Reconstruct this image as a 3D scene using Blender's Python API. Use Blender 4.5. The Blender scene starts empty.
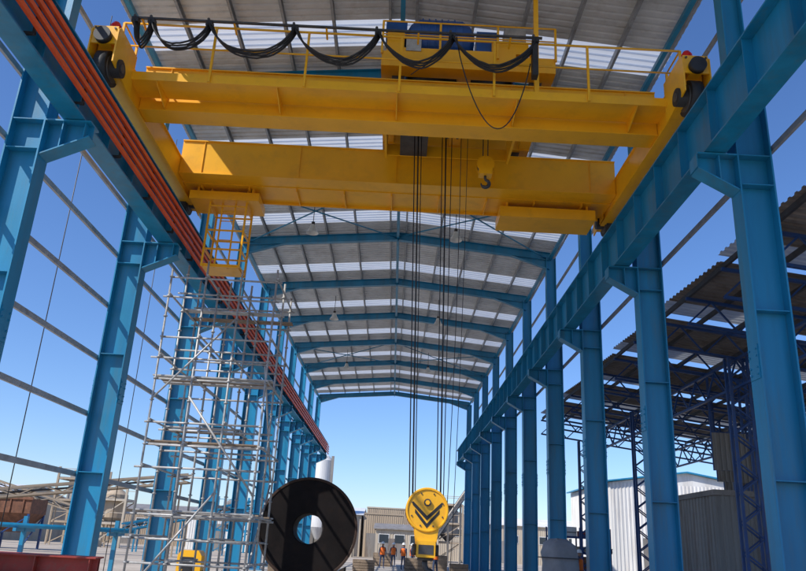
import bpy, math, random
from mathutils import Vector, Matrix, Quaternion
random.seed(7)
scene=bpy.context.scene
COL=scene.collection
V=Vector
WO={}
# ---------------------------------------------------------------- materials
def mat(name,col,rough=0.5,metal=0.0,var=0.25,scale=3.0,dirt=None,dirt_amt=0.35,bump=0.15,bscale=40,streak=False,trans=0.0,spec=0.5):
    m=bpy.data.materials.new(name);m.use_nodes=True
    nt=m.node_tree;N=nt.nodes;L=nt.links
    b=N['Principled BSDF'];out=N['Material Output']
    tc=N.new('ShaderNodeTexCoord');mp=N.new('ShaderNodeMapping')
    oi=N.new('ShaderNodeObjectInfo')
    add=N.new('ShaderNodeVectorMath');add.operation='ADD'
    sc=N.new('ShaderNodeVectorMath');sc.operation='SCALE';sc.inputs['Scale'].default_value=37.0
    cmb=N.new('ShaderNodeCombineXYZ')
    for k in range(3): L.new(oi.outputs['Random'],cmb.inputs[k])
    L.new(cmb.outputs[0],sc.inputs[0]);L.new(tc.outputs['Object'],add.inputs[0]);L.new(sc.outputs[0],add.inputs[1])
    L.new(add.outputs[0],mp.inputs[0])
    if streak: mp.inputs['Scale'].default_value=(1,1,0.12)
    n1=N.new('ShaderNodeTexNoise');n1.inputs['Scale'].default_value=scale;n1.inputs['Detail'].default_value=6;n1.inputs['Roughness'].default_value=0.6
    L.new(mp.outputs[0],n1.inputs['Vector'])
    r1=N.new('ShaderNodeMapRange');r1.inputs[1].default_value=0.3;r1.inputs[2].default_value=0.7;r1.inputs[3].default_value=1-var;r1.inputs[4].default_value=1+var
    L.new(n1.outputs['Fac'],r1.inputs[0])
    mul=N.new('ShaderNodeVectorMath');mul.operation='SCALE';mul.inputs[0].default_value=col[:3]
    L.new(r1.outputs[0],mul.inputs['Scale'])
    cur=mul.outputs[0]
    if dirt:
        n2=N.new('ShaderNodeTexNoise');n2.inputs['Scale'].default_value=scale*2.3;n2.inputs['Detail'].default_value=8;n2.inputs['Roughness'].default_value=0.7
        L.new(mp.outputs[0],n2.inputs['Vector'])
        r2=N.new('ShaderNodeMapRange');r2.inputs[1].default_value=0.5;r2.inputs[2].default_value=0.72;r2.inputs[3].default_value=0;r2.inputs[4].default_value=dirt_amt*2
        r2.clamp=True
        L.new(n2.outputs['Fac'],r2.inputs[0])
        mx=N.new('ShaderNodeMix');mx.data_type='RGBA'
        L.new(r2.outputs[0],mx.inputs[0]);L.new(cur,mx.inputs[6]);mx.inputs[7].default_value=(*dirt,1)
        cur=mx.outputs[2]
    L.new(cur,b.inputs['Base Color'])
    b.inputs['Roughness'].default_value=rough;b.inputs['Metallic'].default_value=metal
    b.inputs['Specular IOR Level'].default_value=spec
    if bump>0:
        n3=N.new('ShaderNodeTexNoise');n3.inputs['Scale'].default_value=bscale;n3.inputs['Detail'].default_value=4
        L.new(tc.outputs['Object'],n3.inputs['Vector'])
        bp=N.new('ShaderNodeBump');bp.inputs['Strength'].default_value=bump;bp.inputs['Distance'].default_value=0.01
        L.new(n3.outputs['Fac'],bp.inputs['Height']);L.new(bp.outputs[0],b.inputs['Normal'])
    if trans>0:
        t=N.new('ShaderNodeBsdfTranslucent');t.inputs['Color'].default_value=(0.85,0.9,0.95,1)
        ms=N.new('ShaderNodeMixShader');ms.inputs[0].default_value=trans
        L.new(b.outputs[0],ms.inputs[1]);L.new(t.outputs[0],ms.inputs[2]);L.new(ms.outputs[0],out.inputs['Surface'])
    return m
M={}
M['blue']=mat('blue_paint',(0.010,0.215,0.39),0.38,0,0.22,1.6,(0.08,0.16,0.18),0.28,0.1,streak=True)
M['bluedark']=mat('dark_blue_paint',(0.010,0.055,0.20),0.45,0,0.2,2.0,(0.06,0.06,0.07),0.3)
M['hoistblue']=mat('hoist_blue_paint',(0.02,0.10,0.36),0.35,0,0.12,2.0,(0.06,0.08,0.1),0.2)
M['yellow']=mat('yellow_paint',(0.92,0.46,0.012),0.34,0,0.07,0.9,(0.50,0.25,0.03),0.16,0.05)
M['red']=mat('red_conductor',(0.92,0.12,0.025),0.5,0,0.12,2,(0.5,0.08,0.03),0.2)
M['redlamp']=mat('red_lamp_glass',(0.7,0.01,0.01),0.2,0,0.05,2,None,bump=0)
M['roof']=mat('galvanised_roof',(0.70,0.72,0.73),0.5,0.1,0.16,0.7,(0.48,0.47,0.45),0.35,0.03)
M['sky_panel']=mat('translucent_panel',(0.8,0.83,0.85),0.6,0,0.12,1.0,None,bump=0.02,trans=0.36)
M['shedpanel']=mat('dusty_translucent_panel',(0.55,0.55,0.52),0.6,0,0.2,1.0,None,bump=0.02,trans=0.14)
M['shedroof']=mat('weathered_shed_roof',(0.24,0.21,0.185),0.7,0.1,0.25,0.8,(0.14,0.10,0.075),0.5,0.05)
M['galv']=mat('galvanised_tube',(0.44,0.44,0.43),0.5,0.25,0.25,4,(0.26,0.23,0.19),0.4,0.05)
M['purlin']=mat('purlin_steel',(0.34,0.36,0.38),0.5,0.2,0.2,2,(0.22,0.2,0.18),0.4,0.05)
M['black']=mat('black_rubber',(0.018,0.018,0.02),0.6,0,0.3,5,None,bump=0.1)
M['steel']=mat('dark_steel',(0.07,0.07,0.07),0.5,0.4,0.3,4,(0.10,0.06,0.04),0.4)
M['rust']=mat('rusty_steel',(0.20,0.085,0.045),0.75,0.1,0.35,2.5,(0.07,0.04,0.03),0.5,0.3)
M['mill']=mat('dark_mill_steel',(0.011,0.009,0.009),0.75,0.0,0.35,1.2,(0.022,0.014,0.011),0.3,0.2,spec=0.12)
M['millrim']=mat('brown_rim_steel',(0.05,0.03,0.022),0.7,0.1,0.35,2.2,(0.03,0.018,0.014),0.4,0.2,spec=0.3)
M['redoxide']=mat('red_oxide_primer',(0.32,0.04,0.028),0.6,0,0.2,2.5,(0.18,0.1,0.07),0.35)
M['ground']=mat('dusty_ground',(0.42,0.36,0.29),0.95,0,0.25,0.25,(0.26,0.22,0.18),0.45,0.5,6)
M['slab']=mat('concrete_slab',(0.38,0.35,0.31),0.9,0,0.2,0.6,(0.22,0.19,0.17),0.4,0.2,12)
M['white']=mat('white_wall',(0.74,0.73,0.70),0.7,0,0.12,0.6,(0.45,0.40,0.34),0.3,0.05,streak=True)
M['beige']=mat('beige_wall',(0.50,0.43,0.33),0.8,0,0.12,0.4,(0.3,0.25,0.2),0.35,0.05,streak=True)
M['tan']=mat('tan_wall',(0.42,0.33,0.23),0.8,0,0.15,0.4,(0.25,0.2,0.16),0.35,0.05,streak=True)
M['greysheet']=mat('grey_sheet',(0.25,0.235,0.215),0.6,0.1,0.25,0.8,(0.16,0.11,0.08),0.5,0.05,streak=True)
M['wood']=mat('plank_wood',(0.27,0.20,0.14),0.85,0,0.3,3,(0.14,0.11,0.08),0.4,0.2)
M['tarp']=mat('grey_tarp',(0.26,0.26,0.27),0.7,0,0.2,2,None,bump=0.5,bscale=6)
M['glass']=mat('dark_window',(0.03,0.04,0.05),0.15,0,0.1,2,None,bump=0)
M['lampwhite']=mat('lamp_shade_metal',(0.75,0.75,0.72),0.4,0.1,0.05,2,None,bump=0)
M['orange']=mat('hi_vis_orange',(0.8,0.16,0.02),0.8,0,0.1,6,None)
M['hat']=mat('white_helmet',(0.8,0.8,0.78),0.35,0,0.03,2,None,bump=0)
M['skin']=mat('skin',(0.36,0.2,0.13),0.6,0,0.05,4,None,bump=0)
M['denim']=mat('work_clothes',(0.04,0.06,0.12),0.9,0,0.15,6,None)
# ---------------------------------------------------------------- mesh builder
class MB:
    def __init__(s): s.v=[];s.f=[];s.m=[];s.s=[];s.mats=[]
    def mi(s,m):
        m=M[m]
        if m not in s.mats: s.mats.append(m)
        return s.mats.index(m)
    def raw(s,vs,fs,m,smooth=False):
        b=len(s.v);s.v+=[V(v) for v in vs];k=s.mi(m)
        for f in fs:
            s.f.append([b+i for i in f]);s.m.append(k);s.s.append(smooth)
    def frame_box(s,o,ax,ay,az,m):
        vs=[];
        for k in (-1,1):
            for j in (-1,1):
                for i in (-1,1): vs.append(o+ax*i+ay*j+az*k)
        s.raw(vs,[(0,2,3,1),(4,5,7,6),(0,1,5,4),(2,6,7,3),(0,4,6,2),(1,3,7,5)],m)
    def box(s,x0,x1,y0,y1,z0,z1,m):
        s.frame_box(V(((x0+x1)/2,(y0+y1)/2,(z0+z1)/2)),V(((x1-x0)/2,0,0)),V((0,(y1-y0)/2,0)),V((0,0,(z1-z0)/2)),m)
    def bar(s,p,q,w,h,m,up=(0,0,1)):
        p=V(p);q=V(q);d=(q-p);l=d.length;d/=l;u=V(up)
        if abs(d.dot(u))>0.99:u=V((0,1,0))
        sd=d.cross(u).normalized();u=sd.cross(d).normalized()
        s.frame_box((p+q)/2,sd*w/2,d*l/2,u*h/2,m)
    def ibeam(s,p,q,w,h,m,up=(0,0,1),tf=0.025,tw=0.018):
        p=V(p);q=V(q);d=(q-p);l=d.length;d/=l;u=V(up)
        if abs(d.dot(u))>0.99:u=V((0,1,0))
        sd=d.cross(u).normalized();u=sd.cross(d).normalized();c=(p+q)/2
        s.frame_box(c+u*(h/2-tf/2),sd*w/2,d*l/2,u*tf/2,m)
        s.frame_box(c-u*(h/2-tf/2),sd*w/2,d*l/2,u*tf/2,m)
        s.frame_box(c,sd*tw/2,d*l/2,u*(h/2-tf),m)
    def cyl(s,p,q,r,m,n=12,r2=None,caps=True):
        p=V(p);q=V(q);r2=r if r2 is None else r2
        d=(q-p).normalized();u=V((0,0,1))
        if abs(d.dot(u))>0.9:u=V((0,1,0))
        a=d.cross(u).normalized();b=a.cross(d).normalized()
        vs=[]
        for k,(c,rr) in enumerate(((p,r),(q,r2))):
            for i in range(n):
                t=2*math.pi*i/n;vs.append(c+a*math.cos(t)*rr+b*math.sin(t)*rr)
        fs=[(i,(i+1)%n,n+(i+1)%n,n+i) for i in range(n)]
        b0=len(s.v);s.raw(vs,fs,m,True)
        if caps:
            k=s.mi(m)
            for f in (tuple(range(n))[::-1],tuple(range(n,2*n))):
                s.f.append([b0+i for i in f]);s.m.append(k);s.s.append(False)
    def path(s,pts,r,m,n=8):
        pts=[V(p) for p in pts];rings=[];N=len(pts)
        a=None
        for i,p in enumerate(pts):
            d=(pts[min(i+1,N-1)]-pts[max(i-1,0)]).normalized()
            if a is None:
                u=V((0,0,1)) if abs(d.z)<0.9 else V((0,1,0));a=d.cross(u).normalized()
            a=(a-d*a.dot(d)).normalized();b=d.cross(a)
            rr=r[i] if isinstance(r,(list,tuple)) else r
            rings.append([p+a*math.cos(2*math.pi*k/n)*rr+b*math.sin(2*math.pi*k/n)*rr for k in range(n)])
        vs=[v for R in rings for v in R];fs=[]
        for i in range(N-1):
            for k in range(n): fs.append((i*n+k,i*n+(k+1)%n,(i+1)*n+(k+1)%n,(i+1)*n+k))
        b0=len(s.v);s.raw(vs,fs,m,True);k=s.mi(m)
        for f in (tuple(range(n))[::-1],tuple(range((N-1)*n,N*n))):
            s.f.append([b0+i for i in f]);s.m.append(k);s.s.append(False)
    def lathe(s,c,ax,prof,m,n=48,closed=True):
        c=V(c);ax=V(ax).normalized();u=V((0,0,1)) if abs(ax.z)<0.9 else V((1,0,0))
        a=ax.cross(u).normalized();b=a.cross(ax)
        P=len(prof);vs=[]
        for i in range(n):
            t=2*math.pi*i/n
            for (r,h) in prof: vs.append(c+ax*h+(a*math.cos(t)+b*math.sin(t))*r)
        fs=[];K=P if closed else P-1
        for i in range(n):
            i2=(i+1)%n
            for j in range(K):
                j2=(j+1)%P;fs.append((i*P+j,i2*P+j,i2*P+j2,i*P+j2))
        s.raw(vs,fs,m,False)
    def poly(s,pts,thick,m):
        pts=[V(p) for p in pts];t=V(thick);n=len(pts)
        vs=pts+[p+t for p in pts]
        s.raw(vs,[tuple(range(n))[::-1],tuple(range(n,2*n))]+[(i,(i+1)%n,n+(i+1)%n,n+i) for i in range(n)],m)
def link(o): COL.objects.link(o)
def put(name,mb,parent=None,origin=(0,0,0),**kw):
    me=bpy.data.meshes.new(name)
    o=V(origin) if parent is None else WO[parent]
    me.from_pydata([tuple(v-o) for v in mb.v],[],mb.f)
    for m in mb.mats: me.materials.append(m)
    me.polygons.foreach_set('material_index',mb.m);me.polygons.foreach_set('use_smooth',mb.s);me.update()
    ob=bpy.data.objects.new(name,me);link(ob)
    WO[ob]=o
    if parent is not None: ob.parent=parent
    else: ob.location=o
    for k,v in kw.items(): ob[k]=v
    return ob
def thing(name,origin,label,category,group=None):
    e=bpy.data.objects.new(name,None);e.empty_display_size=0.3;link(e);e.location=origin;WO[e]=V(origin)
    e['label']=label;e['category']=category
    if group:e['group']=group
    return e
def tag(o,label,category,group=None):
    o['label']=label;o['category']=category
    if group:o['group']=group
def dup(th,delta,**kw):
    kids=list(th.children)
    c=th.copy();c.location=th.location+V(delta);link(c);WO[c]=WO[th]+V(delta)
    for k,v in kw.items(): c[k]=v
    for ch in kids:
        cc=ch.copy();link(cc);cc.parent=c;WO[cc]=WO[c]
        for g in list(ch.children):
            gg=g.copy();link(gg);gg.parent=cc
    return c
# ---------------------------------------------------------------- parameters
XL,XR=-7.25,6.45
BL,BR=-6.4,5.72
XM=(XL+XR)/2
ZB0,ZB1=8.9,10.1
ZE,ZRG=13.8,14.42
Y0=12.47
FR=[Y0+6*k for k in range(-2,10)]
def zr(x,base=0.0): return base+ZRG-(ZRG-ZE)*abs(x-XM)/(XR-XM)
# ---------------------------------------------------------------- ground
g=MB();g.raw([(-900,-300,0),(900,-300,0),(900,1500,0),(-900,1500,0)],[(0,1,2,3)],'ground');put('ground',g,kind='structure')
g=MB();g.box(XL-1.2,XR+1.2,-1,70,0.004,0.06,'slab');put('floor_slab',g,kind='structure')
# ---------------------------------------------------------------- columns
def column(X,side,Bx,Y,name='steel_column'):
    th=thing(name,(X,Y,0.06),'blue painted steel H column carrying crane runway beam','column','blue columns of the hall')
    m=MB();d=0.66;w=0.40
    m.ibeam((X,Y,0.12),(X,Y,ZB1+0.15),w,d,'blue',up=(1,0,0),tf=0.03,tw=0.02)
    for z in (2.9,5.8,8.25,8.86):
        m.box(X-d/2+0.03,X+d/2-0.03,Y-w/2+0.01,Y+w/2-0.01,z,z+0.02,'blue')
    for s in (-1,1):
        xs=X+s*(d/2+0.008);m.box(xs-0.008,xs+0.008,Y-0.17,Y+0.17,4.6,5.2,'blue')
        for zz in (4.68,4.8,5.0,5.12):
            for yy in (-0.12,0.12): m.cyl((xs,Y+yy,zz),(xs+s*0.03,Y+yy,zz),0.018,'blue',6)
    put('shaft',m,th)
    m=MB();m.ibeam((X+side*0.08,Y,ZB1+0.15),(X+side*0.08,Y,ZE+0.12),0.30,0.42,'blue',up=(1,0,0),tf=0.022,tw=0.016)
    m.box(X-d/2,X+d/2,Y-w/2,Y+w/2,ZB1+0.15,ZB1+0.18,'blue')
    put('upper_shaft',m,th)
    m=MB();xi=X+side*d/2;xo=Bx+side*0.34
    zt=ZB0-0.02
    m.box(min(xi,xo),max(xi,xo),Y-0.2,Y+0.2,zt-0.03,zt,'blue')
    m.poly([(xi,Y-0.012,zt-0.03),(xo,Y-0.012,zt-0.03),(xo,Y-0.012,zt-0.30),(xi,Y-0.012,zt-0.72)],(0,0.024,0),'blue')
    m.bar((xi,Y,zt-0.735),(xo,Y,zt-0.315),0.36,0.025,'blue')
    for dx in (0.33,0.75):
        xx=xi+side*dx
        zlow=zt-0.72+0.42*dx/abs(xo-xi)
        m.box(xx-0.01,xx+0.01,Y-0.17,Y+0.17,zlow,zt-0.03,'blue')
    put('bracket',m,th)
    m=MB();m.box(X-0.45,X+0.45,Y-0.32,Y+0.32,0.06,0.10,'blue')
    for i in (-1,1):
        for j in (-1,1): m.cyl((X+i*0.37,Y+j*0.25,0.08),(X+i*0.37,Y+j*0.25,0.2),0.02,'steel',6)
    put('base_plate',m,th)
    return th
cl=column(XL,1,BL,FR[0]);cr=column(XR,-1,BR,FR[0])
for y in FR[1:]:
    dup(cl,(0,y-FR[0],0));dup(cr,(0,y-FR[0],0))
# ---------------------------------------------------------------- runway beams
for Bx,sd in ((BL,1),(BR,-1)):
    th=thing('runway_beam',(Bx,-1,ZB0),'long blue steel crane runway girder resting on column brackets','beam','crane runway beams')
    m=MB();m.ibeam((Bx,-1,(ZB0+ZB1)/2),(Bx,69,(ZB0+ZB1)/2),0.42,ZB1-ZB0,'blue',tf=0.035,tw=0.02)
    y=-1+1.0
    while y<69:
        for s in (-1,1):
            m.box(*sorted((Bx+s*0.008,Bx+s*0.19)),y-0.008,y+0.008,ZB0+0.03,ZB1-0.03,'blue')
        y+=1.5
    put('girder',m,th)
    m=MB();m.box(Bx-0.035,Bx+0.035,-1,69,ZB1+0.002,ZB1+0.12,'steel');put('rail',m,th)
    Xc=XL if sd==1 else XR
    for y in FR:
        m=MB();a,b=sorted((Bx-sd*0.005,Xc+sd*0.2));m.box(a,b,y-0.15,y+0.15,ZB1-0.16,ZB1-0.05,'blue')
        put('tie_plate',m,th)
for i in range(4):
    m=MB();z=9.18+i*0.2;x=BL+0.30
    m.box(x-0.03,x+0.03,-1,68.5,z-0.045,z+0.045,'red')
    o=put('conductor_rail',m,None,(x,-1,z));tag(o,'red insulated conductor rail running along the runway beam','power rail','red conductor rails')
y=0
while y<68:
    m=MB();m.bar((BL+0.005,y,9.07),(BL+0.268,y,9.07),0.05,0.05,'steel');m.bar((BL+0.243,y,9.05),(BL+0.243,y,9.9),0.05,0.03,'steel')
    o=put('rail_bracket',m,None,(BL,y,9.07));tag(o,'small dark steel bracket holding the red conductor rails','bracket','conductor rail brackets');y+=2
# ---------------------------------------------------------------- rafters
for y in FR:
    th=thing('roof_rafter',(XM,y,ZE),'blue steel gable rafter spanning between two columns','rafter','roof rafters')
    for s,X in ((1,XR-0.1),(-1,XL+0.1)):
        m=MB()
        m.ibeam((XM,y,ZRG+0.17),(X,y,zr(X)+0.17),0.22,0.36,'blue',tf=0.02,tw=0.014)
        if s==1: m.box(XM-0.015,XM+0.015,y-0.13,y+0.13,ZRG-0.12,ZRG+0.36,'blue')
        put('rafter_beam',m,th)
    for s,X in ((1,XR-0.13),(-1,XL+0.13)):
        m=MB()
        xe=X-s*1.7
        m.poly([(X,y-0.01,zr(X)-0.02),(xe,y-0.01,zr(xe)-0.02),(X,y-0.01,zr(X)-0.42)],(0,0.02,0),'blue')
        m.bar((X,y,zr(X)-0.42),(xe,y,zr(xe)-0.01),0.2,0.02,'blue')
        put('haunch',m,th)
for k,(ya,yb) in enumerate(((FR[4],FR[5]),(FR[8],FR[9]))):
    th=thing('roof_bracing',(XM,ya,ZE),'blue diagonal bracing rods crossing between two rafters','bracing','roof bracing')
    for (xa,xb) in ((XL+0.3,XM),(XM,XR-0.3)):
        for (p,q,dz) in ((xa,xb,0.1),(xb,xa,0.17)):
            m=MB();m.cyl((p,ya,zr(p)+dz),(q,yb,zr(q)+dz),0.03,'blue',8);put('brace_rod',m,th)
for X in (XL+0.1,XR-0.1,XM):
    m=MB();z=zr(X)+(0.02 if X!=XM else 0.05)
    m.box(X-0.06,X+0.06,FR[0],FR[-1],z,z+0.12,'blue');o=put('eave_strut',m,None,(X,FR[0],z));tag(o,'long blue strut tying the rafters together along the hall','strut','longitudinal roof struts')
# ---------------------------------------------------------------- roof
roof=thing('corrugated_roof',(XM,0,ZE),'grey corrugated metal gable roof with translucent skylight strips','roof')
ZS=0.36+0.20
def sheet(y0,y1,xa,xb,m,zo=0.0):
    mb=MB();p=0.25;h=0.045;y=y0;ys=[]
    while y<y1-1e-6:
        for dy,dz in ((0,0),(0.14,0),(0.16,h),(0.23,h)):
            if y+dy<y1: ys.append((y+dy,dz))
        y+=p
    ys.append((y1,0))
    K=4
    vs=[]
    for (yy,dz) in ys:
        for i in range(K+1):
            x=xa+(xb-xa)*i/K
            vs.append((x,yy,zr(x)+ZS+dz+zo))
    fs=[]
    for j in range(len(ys)-1):
        for i in range(K): fs.append((j*(K+1)+i,(j+1)*(K+1)+i,(j+1)*(K+1)+i+1,j*(K+1)+i+1))
    mb.raw(vs,fs,m);return mb
for k in range(len(FR)-1):
    ya,yb=FR[k],FR[k+1]
    ys0=yb-2.0;ys1=yb-0.9
    for xa,xb in ((XL-0.35,XM),(XM,XR+0.35)):
        put('roof_sheet',sheet(ya-0.9 if k else ya-0.4,ys0,xa,xb,'roof'),roof)
        put('skylight_panel',sheet(ys0,ys1,xa,xb,'sky_panel'),roof)
for xa,xb in ((XL-0.35,XM),(XM,XR+0.35)):
    put('roof_sheet',sheet(FR[-1]-0.9,FR[-1]+0.4,xa,xb,'roof'),roof)
for X in [XL-0.2,XL+1.1,XL+2.4,XL+3.7,XL+5.0,XM-0.35,XM+0.35,XR-5.0,XR-3.7,XR-2.4,XR-1.1,XR+0.2]:
    m=MB();z=zr(X)+0.362
    m.box(X-0.03,X-0.024,FR[0]-0.4,FR[-1]+0.4,z,z+0.19,'purlin')
    m.box(X-0.024,X+0.04,FR[0]-0.4,FR[-1]+0.4,z,z+0.006,'purlin')
    m.box(X-0.024,X+0.04,FR[0]-0.4,FR[-1]+0.4,z+0.184,z+0.19,'purlin')
    put('purlin',m,roof)
# ---------------------------------------------------------------- side girts
for z in (2.8,4.25,5.65,7.05,8.45,9.85,11.25,12.65):
    X=XL-0.40
    m=MB();m.box(X-0.03,X+0.03,FR[0],FR[-1],z,z+0.12,'purlin')
    o=put('wall_girt',m,None,(X,FR[0],z));tag(o,'long grey steel girt spanning the outer column faces','girt','side wall girts')
for z in (9.0,10.3,11.6,12.9):
    X=XR+0.40
    m=MB();m.box(X-0.03,X+0.03,FR[0],FR[-1],z,z+0.12,'purlin')
    o=put('wall_girt',m,None,(X,FR[0],z));tag(o,'long grey steel girt spanning the outer column faces','girt','side wall girts')
for y in (FR[2]+3,FR[3]+3,FR[4]+3):
    m=MB();m.cyl((XL-0.44,y,0.06),(XL-0.44,y,ZE),0.012,'steel',6);o=put('sag_rod',m,None,(XL-0.44,y,0.06));tag(o,'thin vertical steel rod tying the wall girts','rod','girt sag rods')
# ---------------------------------------------------------------- crane
cr_=thing('overhead_crane',(XM,16.3,10.22),'yellow double girder overhead crane with walkways spanning the hall','crane')
GX0,GX1=BL+0.22,BR-0.22
for (ya,yb,zb) in ((14.5,15.05,10.56),(17.75,18.3,10.70)):
    m=MB();m.box(GX0,GX1,ya+0.04,yb-0.04,zb+0.03,11.67,'yellow')
    m.box(GX0,GX1,ya,yb,zb,zb+0.03,'yellow');m.box(GX0,GX1,ya,yb,11.67,11.70,'yellow')
    x=GX0+0.6
    while x<GX1:
        m.box(x-0.006,x+0.006,ya+0.01,ya+0.04,zb+0.03,11.67,'yellow');x+=2.6
    gd=put('girder',m,cr_)
    m=MB();m.box(GX0+0.2,GX1-0.2,(ya+yb)/2-0.03,(ya+yb)/2+0.03,11.70,11.78,'steel');put('trolley_rail',m,gd)
# front walkway
m=MB();ZW=10.86
m.box(GX0-0.3,GX1+0.3,13.74,14.498,ZW,ZW+0.03,'yellow');m.box(GX0-0.3,GX1+0.3,13.70,13.74,ZW-0.06,ZW+0.14,'yellow')
x=GX0+0.6
while x<GX1:
    m.poly([(x-0.01,13.74,ZW-0.0),(x-0.01,14.498,ZW-0.0),(x-0.01,14.498,10.60),(x-0.01,14.40,10.60),(x-0.01,13.74,ZW-0.06)],(0.02,0,0),'yellow')
    x+=1.3*2
wk=put('walkway',m,cr_)
m=MB()
def railing(m,x0,x1,y,z,step=2.0,h=1.15,r=0.026):
    n=max(1,round((x1-x0)/step))
    for i in range(n+1):
        x=x0+(x1-x0)*i/n;m.bar((x,y,z-0.1),(x,y,z+h),0.05,0.05,'yellow',up=(1,0,0))
    m.cyl((x0,y,z+h),(x1,y,z+h),r,'yellow',8);m.cyl((x0,y,z+h*0.55),(x1,y,z+h*0.55),r*0.8,'yellow',8)
YR=13.67
railing(m,GX0-0.3,GX1+0.3,YR,ZW+0.05,h=1.30)
for xe in (GX0-0.3,GX1+0.3):
    for zz in (ZW+0.75,ZW+1.35): m.cyl((xe,YR,zz),(xe,14.5,zz),0.022,'yellow',8)
    m.bar((xe,14.5,ZW),(xe,14.5,ZW+1.37),0.05,0.05,'yellow',up=(1,0,0))
put('railing',m,wk)
# rear walkway
m=MB();ZR=10.68
m.box(GX0,GX1,18.31,19.25,ZR,ZR+0.03,'yellow');m.box(GX0,GX1,19.25,19.29,ZR-0.07,ZR+0.2,'yellow')
x=GX0+0.5
while x<GX1:
    m.box(x-0.012,x+0.012,18.31,19.249,ZR-0.10,ZR-0.001,'yellow');x+=1.3
m.box(2.5,5.1,18.4,19.4,10.22,10.52,'yellow');m.box(-6.0,-4.1,18.4,19.4,10.28,10.52,'yellow')
for x in (2.7,4.9,-5.8,-4.3): m.box(x-0.03,x+0.03,18.5,19.2,10.52,ZR,'yellow')
wk=put('walkway',m,cr_)
m=MB();railing(m,GX0,GX1,19.27,ZR+0.05);put('railing',m,wk)
# end carriages
for Bx,s in ((BL,1),(BR,-1)):
    m=MB();m.box(Bx-0.21,Bx+0.21,13.0,19.7,10.5,11.15,'yellow')
    m.box(Bx-0.25,Bx+0.25,13.0,19.7,10.47,10.5,'yellow');m.box(Bx-0.25,Bx+0.25,13.0,19.7,11.15,11.18,'yellow')
    ec=put('end_carriage',m,cr_)
    for (ya,yb) in ((12.72,13.8),(18.9,19.9)):
        for q in (-1,1):
            m=MB();xs=Bx+q*0.27
            m.poly([(xs-0.015,ya,10.55),(xs-0.015,yb,10.42),(xs-0.015,yb,11.42),(xs-0.015,ya+0.1,11.42),(xs-0.015,ya,11.32)],(0.03,0,0),'yellow')
            put('wheel_guard',m,ec)
    for yy in (13.10,19.4):
        m=MB();m.cyl((Bx-0.12,yy,10.60),(Bx+0.12,yy,10.60),0.37,'black',32);m.cyl((Bx-0.14,yy,10.60),(Bx+0.14,yy,10.60),0.28,'steel',28);m.cyl((Bx-0.33,yy,10.62),(Bx+0.33,yy,10.62),0.19,'black',20);m.cyl((Bx-0.35,yy,10.62),(Bx+0.35,yy,10.62),0.09,'steel',12)
        put('wheel',m,ec)
    m=MB();m.box(Bx-0.255,Bx+0.255,12.74,12.78,10.98,11.40,'yellow');m.cyl((Bx,12.73,11.12),(Bx,12.60,11.12),0.17,'black',24);m.box(Bx-0.12,Bx+0.12,12.78,13.0,11.0,11.14,'yellow')
    for xx in (-0.2,0.2): m.cyl((Bx+xx,12.745,11.34),(Bx+xx,12.71,11.34),0.025,'steel',6)
    put('buffer',m,ec)
    m=MB();m.box(Bx-0.14,Bx+0.14,13.01,13.29,11.18,11.46,'yellow');m.cyl((Bx,13.15,11.46),(Bx,13.15,11.54),0.13,'steel',16);m.lathe((Bx,13.15,11.54),(0,0,1),[(0.0001,0.26),(0.07,0.25),(0.115,0.17),(0.125,0.0)],'redlamp',20,False);put('warning_lamp',m,ec)
# trolley
m=MB();TX0,TX1=-0.8,3.2
m.box(TX0,TX1,14.35,14.75,11.95,12.35,'yellow');m.box(TX0,TX1,17.85,18.2,11.95,12.35,'yellow')
for x in (TX0,TX1-0.3,1.0): m.box(x,x+0.3,14.75,17.85,11.98,12.32,'yellow')
m.box(TX0+0.32,TX1-0.4,15.3,17.3,12.0,12.05,'steel')
m.box(-0.3,2.3,14.4,15.2,12.352,12.5,'yellow');m.box(1.75,2.6,14.45,15.3,12.5,12.85,'yellow');m.box(-0.7,-0.3,14.45,15.2,12.352,12.95,'yellow')
m.box(TX0+0.1,TX0+0.16,15.2,17.4,11.25,11.978,'yellow');m.box(2.5,2.56,15.2,17.4,11.25,11.978,'yellow')
m.box(TX0+0.16,2.5,17.3,17.34,11.3,11.62,'yellow');m.box(TX0+0.16,TX0+1.1,15.2,15.24,11.3,11.6,'yellow')
m.box(TX0+0.5,TX0+1.2,15.24,17.3,11.3,11.55,'steel')
tr=put('trolley',m,cr_)
m=MB();m.cyl((-0.2,16.2,12.75),(2.4,16.2,12.75),0.48,'steel',32);m.cyl((-0.26,16.2,12.75),(-0.2,16.2,12.75),0.56,'hoistblue',32);m.cyl((2.4,16.2,12.75),(2.46,16.2,12.75),0.56,'hoistblue',32);put('rope_drum',m,tr)
m=MB();m.lathe((-0.25,14.85,13.05),(1,0,0),[(0.001,-0.05),(0.2,0.0),(0.36,0.1),(0.48,0.3),(0.48,1.3),(0.36,1.5),(0.2,1.6),(0.001,1.62)],'hoistblue',36,False)
for i in range(6): m.cyl((0.1+i*0.15,14.85,13.05),(0.13+i*0.15,14.85,13.05),0.51,'hoistblue',36)
m.box(1.4,1.9,14.6,15.2,12.5,13.2,'hoistblue');m.box(-0.75,-0.25,14.6,15.1,12.96,13.35,'hoistblue')
put('hoist_motor',m,tr)
m=MB();m.box(2.05,2.55,14.5,14.9,12.86,13.3,'galv');put('control_box',m,tr)
m=MB();m.box(-0.25,0.1,14.37,14.398,12.4,12.75,'galv');put('control_box',m,tr)
for x in (TX0+0.4,TX1-0.4):
    for y in (14.78,18.02): 
        m=MB();m.cyl((x,y-0.05,11.93),(x,y+0.05,11.93),0.15,'steel',18);put('trolley_wheel',m,tr)
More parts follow.
